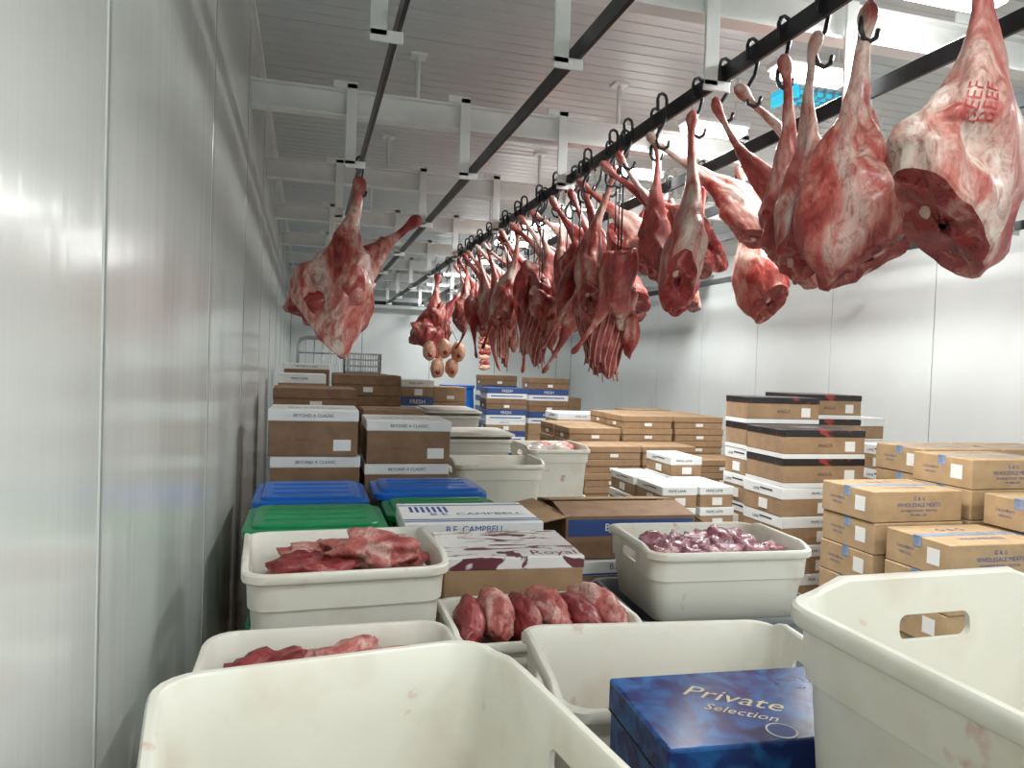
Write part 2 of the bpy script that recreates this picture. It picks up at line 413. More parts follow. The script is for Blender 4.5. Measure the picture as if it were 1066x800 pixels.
# ------------------------------------------------------------ room
XL, XR, Y0, Y1, ZC = -.29, 4.8, -2.4, 13.2, 3.2
mb = MB(); mb.box(XL-.1, XR+.1, Y0-.1, Y1+.1, -.1, 0, M_FLOOR); place('floor', mb.mesh('floor'))
mb = MB(); mb.box(XL-.1, XR+.1, Y0-.1, Y1+.1, ZC+.01, ZC+.1, M_JOINT)
y = Y0
while y < Y1:
    mb.box(XL, XR, y+.004, min(y+.6, Y1)-.004, ZC, ZC+.02, M_CEIL)
    for k in range(1, 6): mb.box(XL, XR, y+k*.1-.003, y+k*.1+.003, ZC-.003, ZC+.001, M_CEIL)
    y += .6
place('ceiling', mb.mesh('ceiling'))
def sidewall(name, x, s, mat):
    mb = MB(); mb.box(min(x+s*.02, x+s*.1), max(x+s*.02, x+s*.1), Y0-.1, Y1+.1, 0, ZC, M_JOINT)
    y = Y0
    while y < Y1-.01:
        a, b = sorted((x, x+s*.02))
        mb.box(a, b, y+.004, min(y+1.2, Y1)-.004, 0, ZC, mat, bev=.002)
        if s < 0:
            mb.box(x, x+.002, y+.008, y+.014, 0, ZC, M_BEAD)
        y += 1.2
    place(name, mb.mesh(name))
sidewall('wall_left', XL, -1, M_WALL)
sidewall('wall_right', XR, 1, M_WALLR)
def endwall(name, y, s):
    mb = MB(); mb.box(XL-.1, XR+.1, min(y+s*.02, y+s*.1), max(y+s*.02, y+s*.1), 0, ZC, M_JOINT)
    x = XL
    while x < XR-.01:
        a, b = sorted((y, y+s*.02)); mb.box(x+.005, min(x+1.2, XR)-.005, a, b, 0, ZC, M_WALLB); x += 1.2
    place(name, mb.mesh(name))
endwall('wall_back', Y1, 1); endwall('wall_front', Y0, -1)
mb = MB()
mb.box(XL, XL+.03, Y0, Y1, ZC-.03, ZC, M_BEAM); place('trim_1', mb.mesh('trim'))
mb = MB(); mb.box(XR-.03, XR, Y0, Y1, ZC-.03, ZC, M_BEAM); place('trim_2', mb.mesh('trim'))

RAILS = [.235, .80, 1.325, 1.87, 2.41, 2.95, 4.35]
BEAMS = [-.7, .8, 2.27, 3.77, 5.2, 6.7, 8.2, 9.7, 11.2, 12.6]
for by in BEAMS:
    mb = MB()
    mb.box(XL, XR, by-.005, by+.005, 2.84, 2.96, M_BEAM)
    mb.box(XL, XR, by-.035, by+.035, 2.955, 2.965, M_BEAM)
    mb.box(XL, XR, by-.035, by+.035, 2.835, 2.845, M_BEAM)
    for xx in (.5, 1.6, 2.7, 3.9):
        mb.tube([(xx, by+.02, 2.96), (xx, by+.02, ZC)], .012, M_BEAM, 8)
        mb.box(xx-.04, xx+.04, by-.02, by+.06, ZC-.012, ZC, M_BEAM)
    place('ceiling_beam', mb.mesh('ceiling_beam'))
    for rx in RAILS:
        mb = MB()
        mb.box(rx-.085, rx-.035, by-.048, by-.036, 2.60, 2.99, M_BEAM, bev=.002)
        mb.box(rx-.085, rx+.012, by-.048, by-.036, 2.585, 2.619, M_BEAM, bev=.002)
        mb.box(rx-.15, rx-.035, by-.048, by-.036, 2.965, 3.00, M_BEAM, bev=.002)
        place('rail_bracket', mb.mesh('rail_bracket'))
for rx in RAILS:
    mb = MB(); mb.box(rx-.007, rx+.007, Y0, Y1-.38, 2.62, 2.68, M_RAIL, bev=.002)
    place('meat_rail', mb.mesh('meat_rail'))
mb = MB(); mb.box(.0, 3.2, Y1-.37, Y1-.34, 2.60, 2.66, M_RAIL); mb.box(0,.03,Y1-.35,Y1,2.6,2.66,M_RAIL); mb.box(3.17,3.2,Y1-.35,Y1,2.6,2.66,M_RAIL)
place('rail_end_crossbar', mb.mesh('rail_end_crossbar'))

# lights
def fixture(x, y, L, W, power, zl=2.95):
    mb = MB()
    mb.box(x-L/2, x+L/2, y-W/2, y+W/2, zl, zl+.03, M_LAMPB, bev=.006)
    mb.box(x-L/2+.01, x+L/2-.01, y-W/2+.01, y+W/2-.01, zl-.035, zl, M_LAMP, bev=.01)
    for s in (-1, 1): mb.tube([(x+s*L*.35, y, zl+.03), (x+s*L*.35, y, ZC)], .006, M_LAMPB, 6)
    o = place('ceiling_light', mb.mesh('ceiling_light'))
    ld = bpy.data.lights.new('lamp', 'AREA'); ld.shape = 'RECTANGLE'; ld.size = L-.03; ld.size_y = W-.03
    ld.energy = power; ld.color = (.98, 1, .975)
    lo = bpy.data.objects.new('lamp', ld); COL.objects.link(lo); lo.parent = o; lo.location = (x, y, zl-.04)
for yy in (-1.4,): fixture(2.1, yy, .42, .16, 26, 3.05)
for yy in (2.0, 2.72, 3.5, 4.45, 5.5, 6.4, 7.5, 9.0, 10.5, 12.0): fixture(2.02, yy, .36, .13, 23, 2.93)
for yy in (-1.6, .2): fixture(.75, yy, .5, .16, 24, 3.1)
for yy in (-1.4, 1.3, 4.5, 8.0): fixture(3.7, yy, .42, .16, 24, 3.12)
for (x, y, zz) in ((2.44, 3.2, 3.02), (2.3, 5.9, 3.05)):
    mb = MB()
    mb.box(x-.22, x+.22, y-.1, y+.1, zz+.02, zz+.05, M_LAMPB)
    for k in (-.07, -.025, .02, .065):
        mb.tube([(x-.20, y+k, zz), (x+.20, y+k, zz)], .011, M_CYAN, 8)
    for k in range(9): mb.box(x-.2+k*.05-.002, x-.2+k*.05+.002, y-.1, y+.1, zz-.02, zz+.02, M_STEEL)
    for xs in (-.21, .21): mb.box(x+xs-.01, x+xs+.01, y-.1, y+.1, zz-.03, zz+.04, M_CYAN)
    mb.tube([(x, y, zz+.05), (x, y, ZC)], .012, M_LAMPB)
    place('insect_killer_lamp', mb.mesh('insect_killer_lamp'))

# ------------------------------------------------------------ meat
def leg_geo(mb, Lg, fat, seed, T=None, bend=.05, slant=.95, mat=None):
    mat = mat or M_FAT
    prof = [(0, .011), (.012, .019), (.03, .025), (.055, .026), (.085, .020), (.13, .0155), (.20, .0165), (.28, .021), (.36, .030), (.44, .042), (.52, .057),
            (.60, .074), (.70, .092), (.80, .103), (.89, .103), (.95, .098), (1.0, .090)]
    def rad(t):
        for (a, ra), (b, rb) in zip(prof, prof[1:]):
            if t <= b:
                k = (t-a)/(b-a); return ra+(rb-ra)*k
        return prof[-1][1]
    R = 46; S = 36; vs = []; fs = []
    for i in range(R):
        t = i/(R-1); r = rad(t)*fat*(Lg/.62); z = .085*Lg-t*Lg
        cx = bend*math.sin(t*3.0)-bend*.25; cy = .02*math.sin(t*5+seed)
        for k in range(S):
            a = 2*math.pi*k/S
            w_ = min(1, t/.45)
            ex = 1+.26*w_; ey = 1-.26*w_
            ca, sa = math.cos(a), math.sin(a)
            p = Vector((cx+r*ex*ca, cy+r*ey*sa, z))
            q = Vector((p.x, p.y, p.z*.55))
            n_ = noise.noise(q*11+Vector((seed*5.3, seed, 0)))*.28+noise.noise(q*24+Vector((seed, 0, seed*2)))*.16
            n_ -= .15*max(0, 1-abs(noise.noise(q*7+Vector((0, seed*3, 0))))*9)
            env = max(0, math.sin(math.pi*min(1, max(0, (t-.32)/.66))))
            bulge = .26*max(0, math.cos(a-.4))*env-.12*max(0, math.cos(a+2.4))*env
            p.x += r*ca*(n_+bulge); p.y += r*sa*(n_+bulge*.4)
            if t > .62:
                q_ = (t-.62)/.38; p.z += q_*(-slant*r*ca+.25*r*sa)
            vs.append(p)
    for i in range(R-1):
        for k in range(S):
            fs.append([i*S+k, i*S+(k+1) % S, (i+1)*S+(k+1) % S, (i+1)*S+k])
    mb.add(vs, [f[::-1] for f in fs], mat, T, True)
    ring = vs[(R-1)*S:]; c = sum(ring, Vector())/S
    nrm = (ring[S//4]-c).cross(ring[0]-c).normalized()
    if nrm.z > 0: nrm = -nrm
    cv = []; cf = []
    qs = ((1, 0), (.96, .008), (.89, .010), (.7, .006), (.5, .012), (.3, .004), (.12, .008))
    for q, dn in qs:
        for p in ring:
            nn = noise.noise((c+(p-c)*q)*26+Vector((seed, 0, 0)))*.016*(q < .93)
            cv.append(c+(p-c)*q+nrm*(dn+nn))
    for j in range(len(qs)-1):
        for k in range(S): cf.append([j*S+k, (j+1)*S+k, (j+1)*S+(k+1) % S, j*S+(k+1) % S])
    cf.append([(len(qs)-1)*S+k for k in range(S)])
    mb.add(cv[:2*S], cf[:S], mat, T, True)
    mb.add(cv, cf[S:], M_RED, T, True)
    Tm = T or Matrix.Identity(4)
    bc = c+(ring[S//3]-c)*.35+nrm*.008
    u_ = (ring[0]-c).normalized(); v_ = nrm.cross(u_)
    bv = [bc+(u_*math.cos(g*.5236)*.015+v_*math.sin(g*.5236)*.009)*s_+nrm*d_ for s_, d_ in ((1.1, -.01), (1, .004), (.5, .002)) for g in range(12)]
    bf = [[j*12+g, j*12+(g+1) % 12, (j+1)*12+(g+1) % 12, (j+1)*12+g] for j in range(2) for g in range(12)]+[[24+g for g in range(12)]]
    mb.add(bv, bf, M_MARROW, T, True)
    fb = MB(); fb.blob((c.x+.055*fat, c.y+.012, c.z+.05), (.036*fat, .025, .085), mat, .3, seed, .5)
    mb.add(fb.v, fb.f, mat, Tm, True)
LEGS = []
for i in range(8):
    mb = MB(); leg_geo(mb, .58+.03*(i % 3), [.95, .86, .99, .80, .90, .92, .84, .92][i], i+1, bend=[.05, .07, .03, -.03, .06, .04, .08, .02][i],
                       slant=[1.0, 1.4, .7, 1.2, .9, 1.3, 1.1, 1.3][i], mat=M_FATR if i in (3, 5) else M_FAT); LEGS.append(mb.mesh('lamb_leg'))
mb = MB()
mb.tube([(-.016, 0, .105), (-.018, 0, .15), (-.012, 0, .166), (0, 0, .172), (.014, 0, .166), (.02, 0, .15), (.02, 0, .10), (.012, 0, .06), (0, 0, .04),
         (-.014, 0, .015), (-.016, 0, -.01), (-.006, 0, -.032), (.014, 0, -.038), (.032, 0, -.026), (.038, 0, -.004)], .0065, M_HOOK, 8)
HOOK = mb.mesh('meat_hook')
def hang(name, me, rx, y, tilt=0, tiltdir=0, rz=0, z=2.53, hook=True):
    M = Matrix.Translation((rx, y, z)) @ Matrix.Rotation(tiltdir, 4, 'Z') @ Matrix.Rotation(-tilt, 4, 'Y') @ Matrix.Rotation(-tiltdir, 4, 'Z') @ Matrix.Rotation(rz, 4, 'Z')
    o = place(name, me, M=M)
    if hook:
        h = bpy.data.objects.new('meat_hook', HOOK); COL.objects.link(h)
        h.parent = o; h.matrix_parent_inverse = M.inverted()
        h.matrix_basis = Matrix.Translation((rx, y, 2.53))
        if z < 2.45:
            mbx = MB(); mbx.tube([(rx, y, 2.50), (rx, y, z)], .004, M_HOOK, 6)
            s = place('hook_extension', mbx.mesh('hook_extension')); s.parent = o; s.matrix_parent_inverse = M.inverted(); s.matrix_basis = Matrix.Identity(4)
    return o
D = math.radians
# nearest, large leg with faint red inspection stamps following its surface
mb = MB()
leg_geo(mb, .60, 1.42, 9, bend=.02, slant=.75)
bv = BVHTree.FromPolygons([tuple(v) for v in mb.v], [f for f in mb.f])
def stamp(mb, s, size, ang, z, rollz):
    v, f = textgeo(s); d = Vector((math.cos(ang), math.sin(ang), 0)); right = Vector((0, 0, 1)).cross(d)
    out = []
    for p in v:
        px, py = p.x*size*math.cos(rollz)-p.y*size*math.sin(rollz), p.x*size*math.sin(rollz)+p.y*size*math.cos(rollz)
        o_ = right*px+Vector((0, 0, z+py))
        loc, nn, ix, ds = bv.ray_cast(o_+d*.6, -d, 1.0)
        out.append((loc+d*.0015) if loc else o_+d*.08)
    mb.add(out, f, M_STAMP)
BIGROT = D(25)
for k, (aa, zz) in enumerate(((-128, -.33), (-108, -.33))):
    stamp(mb, 'BEEF', .040, D(aa)-BIGROT, zz, D(82))
BIG = mb.mesh('lamb_leg_large')
hang('lamb_leg', BIG, 1.325, 1.26, D(-2), 0, BIGROT)
hang('lamb_leg', LEGS[2], 1.325, 1.58, D(3), 0, D(140))
hang('lamb_leg', LEGS[0], 1.325, 1.75, D(-3), 0, D(70))
hang('lamb_leg', LEGS[4], 1.325, 1.92, D(10), D(30), D(20))
hang('lamb_leg', LEGS[1], 1.325, 2.08, D(44), D(-10), D(60))
hang('lamb_leg', LEGS[6], 1.325, 2.24, D(42), D(-20), D(90))
hang('lamb_leg', LEGS[7], 1.325, 2.42, D(-4), 0, D(80))
y = 2.60; i = 0
while y < 6.9:
    t = [46, 8, 36, 52, -8, 42, 20, 30, 50, 12][i % 10]
    hang('lamb_leg', LEGS[(i*3) % 8], 1.325-.05*(t > 30), y, D(t), D(random.uniform(-40, 15)), D(random.uniform(10, 150)))
    y += .155; i += 1
y = 3.0; i = 0
while y < 7.0:
    hang('lamb_leg', LEGS[(i+2) % 8], 1.87, y, D([16, -10, 26, -14][i % 4]), D(random.uniform(-40, 40)), D(random.uniform(20, 140)))
    y += .34; i += 1
SH = []
for k in range(3):
    mb = MB(); leg_geo(mb, .50+.03*k, .72, 15+k, T=Matrix.Translation((0, 0, -.46)) @ Matrix.Rotation(math.pi, 4, 'X'), bend=.05+.02*k, mat=M_FATR)
    SH.append(mb.mesh('lamb_shoulder'))
for i, y in enumerate((3.05, 3.22, 3.4, 3.58, 3.8, 4.0, 4.25, 4.5, 4.75, 5.0, 5.3, 5.6, 6.0, 6.4)):
    hang('lamb_shoulder', SH[i % 3], 1.325+.04*(i % 3), y, D([-24, 20, -6, 32, -14, 10][i % 6]), D(i*37), D(i*77), z=[2.16, 2.24, 2.10][i % 3])
def rib_mesh(seed):
    mb = MB(); vs = []; fs = []; U, V = 26, 36; NR = 9
    def P(u, v, off):
        a = (u-.5)*2.3
        r = .105*(1-.25*abs(v-.4))+off
        ln = .33+.05*noise.noise(Vector((u*5, seed, 0)))+.05*(1-abs(2*u-1))
        z = -.02-v*ln-.07*(u-.5)
        wob = .012*noise.noise(Vector((u*8, v*6, seed)))
        return Vector(((r+wob)*math.sin(a)+.03*math.sin(v*4+seed), -(r+wob)*math.cos(a)+.08, z))
    for side in (0, 1):
        for j in range(V):
            for i in range(U):
                u = i/(U-1); v = j/(V-1); vs.append(P(u, v, .005*math.sin(u*NR*6.283)-side*.016))
    for side in (0, 1):
        for j in range(V-1):
            for i in range(U-1):
                a = side*U*V+j*U+i; q = [a, a+1, a+U+1, a+U]
                fs.append(q if side else q[::-1])
    def br(l):
        for a, b in zip(l, l[1:]): fs.append([a, b, b+U*V, a+U*V])
    br([i for i in range(U)]); br([(V-1)*U+i for i in range(U)]); br([j*U for j in range(V)]); br([j*U+U-1 for j in range(V)])
    mb.add(vs, fs, M_RIB, None, True)
    for k in range(NR):
        u = (k+.25)/NR; pts = [P(u, v/10, .004) for v in range(1, 11)]
        e = pts[-1].copy(); e.z -= random.uniform(.0, .045); e.x += random.uniform(-.01, .01); pts.append(e)
        mb.tube(pts, .0038, M_BONE, 6)
    mb.tube([(0, .02, .03), (0, -.02, -.04), (0, -.03, -.2)], [.012, .028, .02], M_FATR, 10)
    mb.blob((0, -.03, -.06), (.08, .05, .09), M_FATR, 0, seed, .5)
    mb.blob((.06, -.04, -.20), (.04, .04, .10), M_FATR, 0, seed+3, .5)
    return mb.mesh('lamb_rib_rack')
RIB = [rib_mesh(1), rib_mesh(4)]
for i, (x, y, z, r) in enumerate(((1.34, 3.12, 2.02, 20), (1.38, 3.5, 2.02, -50), (1.325, 4.2, 2.06, 10), (1.325, 5.0, 2.04, 60))):
    hang('lamb_rib_rack', RIB[i % 2], x, y, 0, 0, D(r), z=z)
mb = MB()
for i in range(7):
    mb.blob((0.0, 0, -.04-i*.055), (.075, .03, .036), M_RED if i % 2 else M_HAM, .1*i, i, .3)
mb.tube([(0, 0, 0), (0, 0, .06)], .004, M_HOOK, 6)
hang('pork_rib_slab', mb.mesh('pork_rib_slab'), 1.87, 7.9, 0, 0, 0, z=1.98)
def pair_mesh(seed, m):
    mb = MB()
    leg_geo(mb, .80, 1.2, seed, T=Matrix.Rotation(D(12), 4, 'Y'), bend=.03, mat=m)
    leg_geo(mb, .74, 1.15, seed+1, T=Matrix.Translation((.29, .05, -.13)) @ Matrix.Rotation(D(40), 4, 'Y') @ Matrix.Rotation(D(170), 4, 'Z'), bend=.03, mat=m)
    mb.blob((-.06, .02, -.52), (.17, .13, .17), m, 0, seed, .5, 2)
    mb.blob((-.16, .0, -.60), (.10, .09, .12), M_RED, 0, seed+2, .4)
    mb.blob((-.02, -.05, -.44), (.10, .08, .16), m, 0, seed+5, .5, 2)
    return mb.mesh('lamb_hindquarter')
hang('lamb_hindquarter', pair_mesh(21, M_FAT), .235, 3.95, D(-3), 0, 0)
hang('lamb_hindquarter', pair_mesh(25, M_FATR), 1.325, 7.9, D(4), 0, D(10))
mb = MB()
for i, (x, z) in enumerate(((-.15, 0), (0, .03), (.14, 0), (-.07, -.17), (.08, -.16))):
    mb.blob((x, 0, z-.08), (.070, .06, .10), M_HAM, 0, i, .15)
    mb.blob((x, -.045, z-.12), (.025, .03, .025), M_RED, 0, i, .15)
    mb.tube([(x, 0, z), (0, 0, .25)], .003, M_HOOK, 5)
HAMS = mb.mesh('hanging_pork_hocks')
hang('hanging_pork_hocks', HAMS, 1.325, 7.35, 0, 0, 0, z=1.84)

# ------------------------------------------------------------ goods
Hm = .158
pallet(2.7, 3.85, 2.55, 3.42)
column('meats', 2.72, 3.29, 2.56, 2.97, 5, Hm)
column('meats', 3.31, 3.88, 2.56, 2.97, 6, Hm)
column('meats', 2.70, 3.27, 3.0, 3.41, 6, Hm)
column('meats', 3.29, 3.86, 3.0, 3.41, 7, Hm)
pallet(3.45, 4.6, 3.46, 3.92)
column('meats', 3.45, 4.02, 3.46, 3.87, 7, Hm)
column('meats', 4.04, 4.61, 3.46, 3.87, 7, Hm)
column('white', 3.75, 4.3, 3.98, 4.38, 7, .17, 0.0)
column('white', 3.9, 4.45, 4.86, 5.26, 8, .166, 0.0)
pallet(2.66, 3.24, 3.66, 4.38)
column(['black', 'black', 'white', 'white', 'white'], 2.66, 3.24, 3.68, 4.09, 7, .170)
column(['black', 'black', 'white'], 2.70, 3.26, 4.12, 4.40, 8, .170)
column(['black', 'black', 'white'], 3.28, 3.84, 4.42, 4.82, 8, .172, 0.14)
pallet(2.12, 2.65, 4.1, 4.95)
column('white', 2.12, 2.38, 4.12, 4.52, 6, .131)
column('white', 2.39, 2.65, 4.12, 4.52, 6, .131)
column('white', 2.12, 2.38, 4.54, 4.95, 6, .131)
column('white', 2.39, 2.65, 4.54, 4.95, 7, .131)
pallet(2.1, 3.8, 5.5, 6.8)
for ix in range(3):
    for iy in range(3):
        n = [[9, 9, 8], [9, 10, 10], [9, 10, 10]][iy][ix]
        if iy == 0: n -= 1
        column('thin', 2.15+ix*.5, 2.65+ix*.5, 5.5+iy*.42, 5.9+iy*.42, n, .11)
pallet(2.45, 3.1, 7.1, 7.7); column(['white', 'navy', 'white', 'navy'], 2.48, 3.05, 7.15, 7.6, 6, .172)
pallet(2.12, 2.7, 8.8, 9.4); column(['navy', 'dark', 'navy', 'white', 'navy'], 2.14, 2.68, 8.9, 9.3, 9, .135)
pallet(2.75, 3.4, 9.1, 9.7); column(['dark', 'navy', 'dark', 'navy', 'plain'], 2.78, 3.35, 9.2, 9.6, 9, .15)
pallet(2.4, 2.95, 10.2, 10.8); column(['dark', 'navy'], 2.4, 2.95, 10.3, 10.7, 9, .15)
pallet(3.4, 4.1, 7.6, 8.2); column('plain', 3.5, 4.05, 7.7, 8.1, 7, .15)
pallet(3.3, 4.0, 10.2, 10.8); column('plain', 3.4, 3.95, 10.3, 10.7, 7, .15)
# left cartons
pallet(-.2, .7, 3.42, 3.9)
column('beige', -.17, .25, 3.45, 3.85, 6, .2125)
column('beige', .26, .68, 3.47, 3.87, 6, .205)
pallet(-.2, .75, 4.2, 5.0)
column('dark', -.2, .30, 4.5, 4.95, 10, .133)
column('plain', .31, .7, 4.4, 4.8, 8, .152)
pallet(.15, .75, 5.5, 6.1); column('dark', .18, .7, 5.6, 6.05, 9, .155)
column('white', -.22, .14, 5.6, 6.0, 9, .17, 0.0)
pallet(.77, 1.1, 6.3, 6.9); column(['white', 'navy'], .78, 1.08, 6.4, 6.8, 9, .15)
pallet(1.12, 1.5, 6.8, 7.3); column('plain', 1.14, 1.48, 6.9, 7.3, 9, .142)
pallet(.2, .76, 6.95, 7.5); column('dark', .22, .75, 7.0, 7.4, 9, .153)
column('beige', -.2, .2, 6.5, 6.9, 8, .2, 0.0)
mb = MB(); w, d_, h = .17, .15, .19
for z in (0.002, .06, .12, .175):
    for (a, b, c, e) in ((-w, w, -d_, -d_+.008), (-w, w, d_-.008, d_), (-w, -w+.008, -d_, d_), (w-.008, w, -d_, d_)):
        mb.box(a, b, c, e, z, z+.014, M_STEEL)
for k in range(8):
    x = -w+.004+k*(2*w-.008)/7
    for yy in (-d_, d_-.008): mb.box(x-.004, x+.004, yy, yy+.008, 0, h-.002, M_STEEL)
    yv = -d_+.004+k*(2*d_-.008)/7
    for xx in (-w, w-.008): mb.box(xx, xx+.008, yv-.004, yv+.004, 0, h-.002, M_STEEL)
mb.box(-w, w, -d_, d_, 0, .004, M_STEEL)
place('plastic_crate', mb.mesh('plastic_crate'), (.50, 7.2, .14+9*.153+.001))
mb = MB()
for yy in (7.75, 8.4):
    mb.tube([(-.1, yy, .12), (-.1, yy, 1.78), (-.07, yy, 1.84), (0, yy, 1.86), (.3, yy, 1.86), (.37, yy, 1.84), (.4, yy, 1.78), (.4, yy, .12)], .013, M_STEEL)
    for k in range(1, 6): mb.tube([(-.1+k*.083, yy, .2), (-.1+k*.083, yy, 1.85)], .004, M_STEEL, 6)
    for z in (.2, .6, 1.0, 1.4, 1.7): mb.tube([(-.1, yy, z), (.4, yy, z)], .006, M_STEEL, 6)
mb.box(-.12, .42, 7.73, 8.42, .12, .15, M_STEEL)
for xx in (-.07, .37):
    for yy in (7.79, 8.36): mb.tube([(xx-.02, yy, .06), (xx+.02, yy, .06)], .06, M_RAIL, 16); mb.tube([(xx, yy, .06), (xx, yy, .13)], .015, M_STEEL)
    for z in (.2, 1.0, 1.75): mb.tube([(-.1 if xx < 0 else .4, 7.75, z), (-.1 if xx < 0 else .4, 8.4, z)], .006, M_STEEL, 6)
place('roll_cage_trolley', mb.mesh('roll_cage_trolley'))
pallet(1.56, 2.09, 8.93, 9.47, .44)
mb = MB()
pr = [(.0, .19), (.02, .215), (.25, .222), (.27, .23), (.29, .222), (.6, .222), (.62, .23), (.64, .222), (.88, .21), (.90, .225), (.93, .225)]
S = 32; vs = []; fs = []
for z, r in pr: vs += [(r*math.cos(6.2832*k/S), r*math.sin(6.2832*k/S), z) for k in range(S)]
for j in range(len(pr)-1):
    for k in range(S): fs.append([j*S+k, j*S+(k+1) % S, (j+1)*S+(k+1) % S, (j+1)*S+k])
fs.append([k for k in range(S)][::-1]); fs.append([(len(pr)-1)*S+k for k in range(S)])
mb.add(vs, fs, M_BLUE, None, False); place('blue_drum', mb.mesh('blue_drum'), (1.83, 9.2, .441))

def tote(x0, x1, y0, y1, top, mat, lid, name):
    base = .14; n = 3; H = (top-.03-base)/n; L, W = x1-x0, y1-y0
    for i in range(n):
        place(name if i == n-1 else 'plastic_tote', tub_mesh(round(L-.03, 3), round(W-.03, 3), H, mat, 0, False), ((x0+x1)/2, (y0+y1)/2, base+i*H))
    mb = MB()
    def slab(ins, z0, z1, r, m):
        a = rrect(L-2*ins, W-2*ins, r, 2, 5); b = rrect(L-2*ins-.012, W-2*ins-.012, r-.006, 2, 5); n_ = len(a)
        vs = [(x, y, z0) for x, y in a]+[(x, y, z1-.006) for x, y in a]+[(x, y, z1) for x, y in b]
        fs = []
        for j in range(2): fs += [[j*n_+k, j*n_+(k+1) % n_, (j+1)*n_+(k+1) % n_, (j+1)*n_+k] for k in range(n_)]
        fs += [list(range(n_))[::-1], [2*n_+k for k in range(n_)]]
        mb.add(vs, fs, m)
    b0 = base+2*H
    slab(0, top-.045-b0, top-.018-b0, .04, lid)
    slab(.03, top-.02-b0, top-b0-.004, .04, lid)
    for k in (-1, 0, 1): mb.box(-L/2+.07, L/2-.07, k*W*.22-.01, k*W*.22+.01, top-.006-b0, top-b0, lid, bev=.002)
    lo = place('lid', mb.mesh('lid'))
    o = [q for q in COL.objects if q.name.startswith(name)][-1]
    lo.location = ((x0+x1)/2, (y0+y1)/2, b0)
    bpy.context.view_layer.update()
    mw = lo.matrix_world.copy(); lo.parent = o; lo.matrix_parent_inverse = o.matrix_world.inverted(); lo.matrix_basis = mw
    pallet(x0, x1, y0, y1, base)
tote(-.19, .28, 2.46, 2.86, 1.11, M_GREEN, M_GREEN, 'green_storage_tote')
tote(-.19, .25, 2.90, 3.34, 1.12, M_GREEN, M_BLUE, 'blue_lid_storage_tote')
tote(.30, .76, 2.72, 3.02, 1.10, M_GREEN, M_GREEN, 'green_lid_storage_tote')
tote(.28, .76, 3.05, 3.40, 1.12, M_GREEN, M_BLUE, 'blue_top_storage_tote')

# foreground tubs
tub_stack(.085, .70, .44, .64, 1.25, 4, 0.0, 8, slot=True, raised=.014)
tub_stack(.06, 1.32, .47, .44, 1.105, 3, .14, 0, raised=.008)
tub_stack(.095, 1.85, .46, .42, 1.185, 3, .14, 3)
tub_stack(.705, 1.26, .57, .40, 1.10, 3, .14, -6)
tub_stack(.765, .455, .60, .45, 1.39, 4, .14, 91)
tub_stack(.555, 1.71, .46, .34, 1.04, 3, .14, 0)
tub_stack(1.195, 2.03, .60, .44, .955, 3, .14, -3, mats=[M_TUBD]*3)
place('plastic_meat_tub', tub_mesh(.52, .40, .205, M_TUB, .012, True), (1.20, 2.03, .935), D(-3))
tub_stack(1.0, 3.95, .50, .42, 1.12, 3, .14, 0)
tub_stack(1.57, 4.7, .42, .56, 1.12, 3, .14, 0)
tub_stack(1.05, 4.75, .48, .42, 1.17, 3, .14, 0)
tub_stack(1.1, 5.9, .44, .6, 1.24, 3, .14, 0)
tub_stack(1.35, 3.3, .56, .42, 0.95, 3, .14, 0)
for (x, y, L, W, z) in ((1.05, 4.75, .5, .44, 1.17), (1.1, 5.9, .46, .62, 1.24)):
    mb = MB(); a = rrect(L, W, .05, 2, 5); n_ = len(a)
    b = rrect(L-.04, W-.04, .04, 2, 5)
    vs = [(p, q, 0) for p, q in a]+[(p, q, .012) for p, q in a]+[(p, q, .014) for p, q in b]+[(p*.96, q*.96, .024) for p, q in b]
    fs = []
    for j in range(3): fs += [[j*n_+k, j*n_+(k+1) % n_, (j+1)*n_+(k+1) % n_, (j+1)*n_+k] for k in range(n_)]
    fs += [list(range(n_))[::-1], [3*n_+k for k in range(n_)]]
    mb.add(vs, fs, M_TUB); place('tub_lid', mb.mesh('tub_lid'), (x, y, z+.019))
def blobs(name, items, loc):
    mb = MB()
    for it in items: mb.blob(*it[:3], **it[3])
    place(name, mb.mesh(name), loc)
blobs('raw_meat_cuts', [((-.08, -.05, -.03), (.10, .08, .05), M_DRED, dict(rot=.2, seed=1, amp=.6, freq=2, sub=4)),
                        ((.08, .00, .01), (.12, .08, .05), M_PINK, dict(rot=-.3, seed=2, amp=.5, freq=2, sub=4)),
                        ((-.04, .07, -.02), (.12, .06, .045), M_PINK, dict(rot=0, seed=3, amp=.5, freq=2, sub=4)),
                        ((-.13, -.08, -.05), (.05, .05, .03), M_PINK, dict(rot=0, seed=6, amp=.4)),
                        ((0, 0, -.13), (.16, .14, .10), M_DRED, dict(seed=4, amp=.2))], (.095, 1.85, 1.16))
blobs('raw_meat_pile', [((-.10, .08, .0), (.09, .06, .04), M_DRED, dict(rot=.2, seed=11, amp=.5, freq=2, sub=4)),
                        ((.03, .09, .01), (.10, .06, .04), M_PINK, dict(rot=.5, seed=12, amp=.5, freq=2, sub=4)),
                        ((.11, .04, -.02), (.07, .07, .04), M_DRED, dict(rot=-.3, seed=13, amp=.5, freq=2, sub=4)),
                        ((-.05, -.06, -.02), (.12, .07, .05), M_PINK, dict(rot=.1, seed=15, amp=.4)),
                        ((0, 0, -.10), (.16, .14, .08), M_DRED, dict(seed=14, amp=.2))], (.06, 1.34, 1.055))
items = []
for k in range(6):
    items.append(((-.165+.066*k, (k % 2)*.012, .0+.012*(k % 2)), (.038+.006*(k % 3 == 1), .12, .055), [M_PINK, M_DRED][k % 2 == 0], dict(rot=.08*(k-2), seed=20+k, amp=.22, groove=.08, sub=4)))
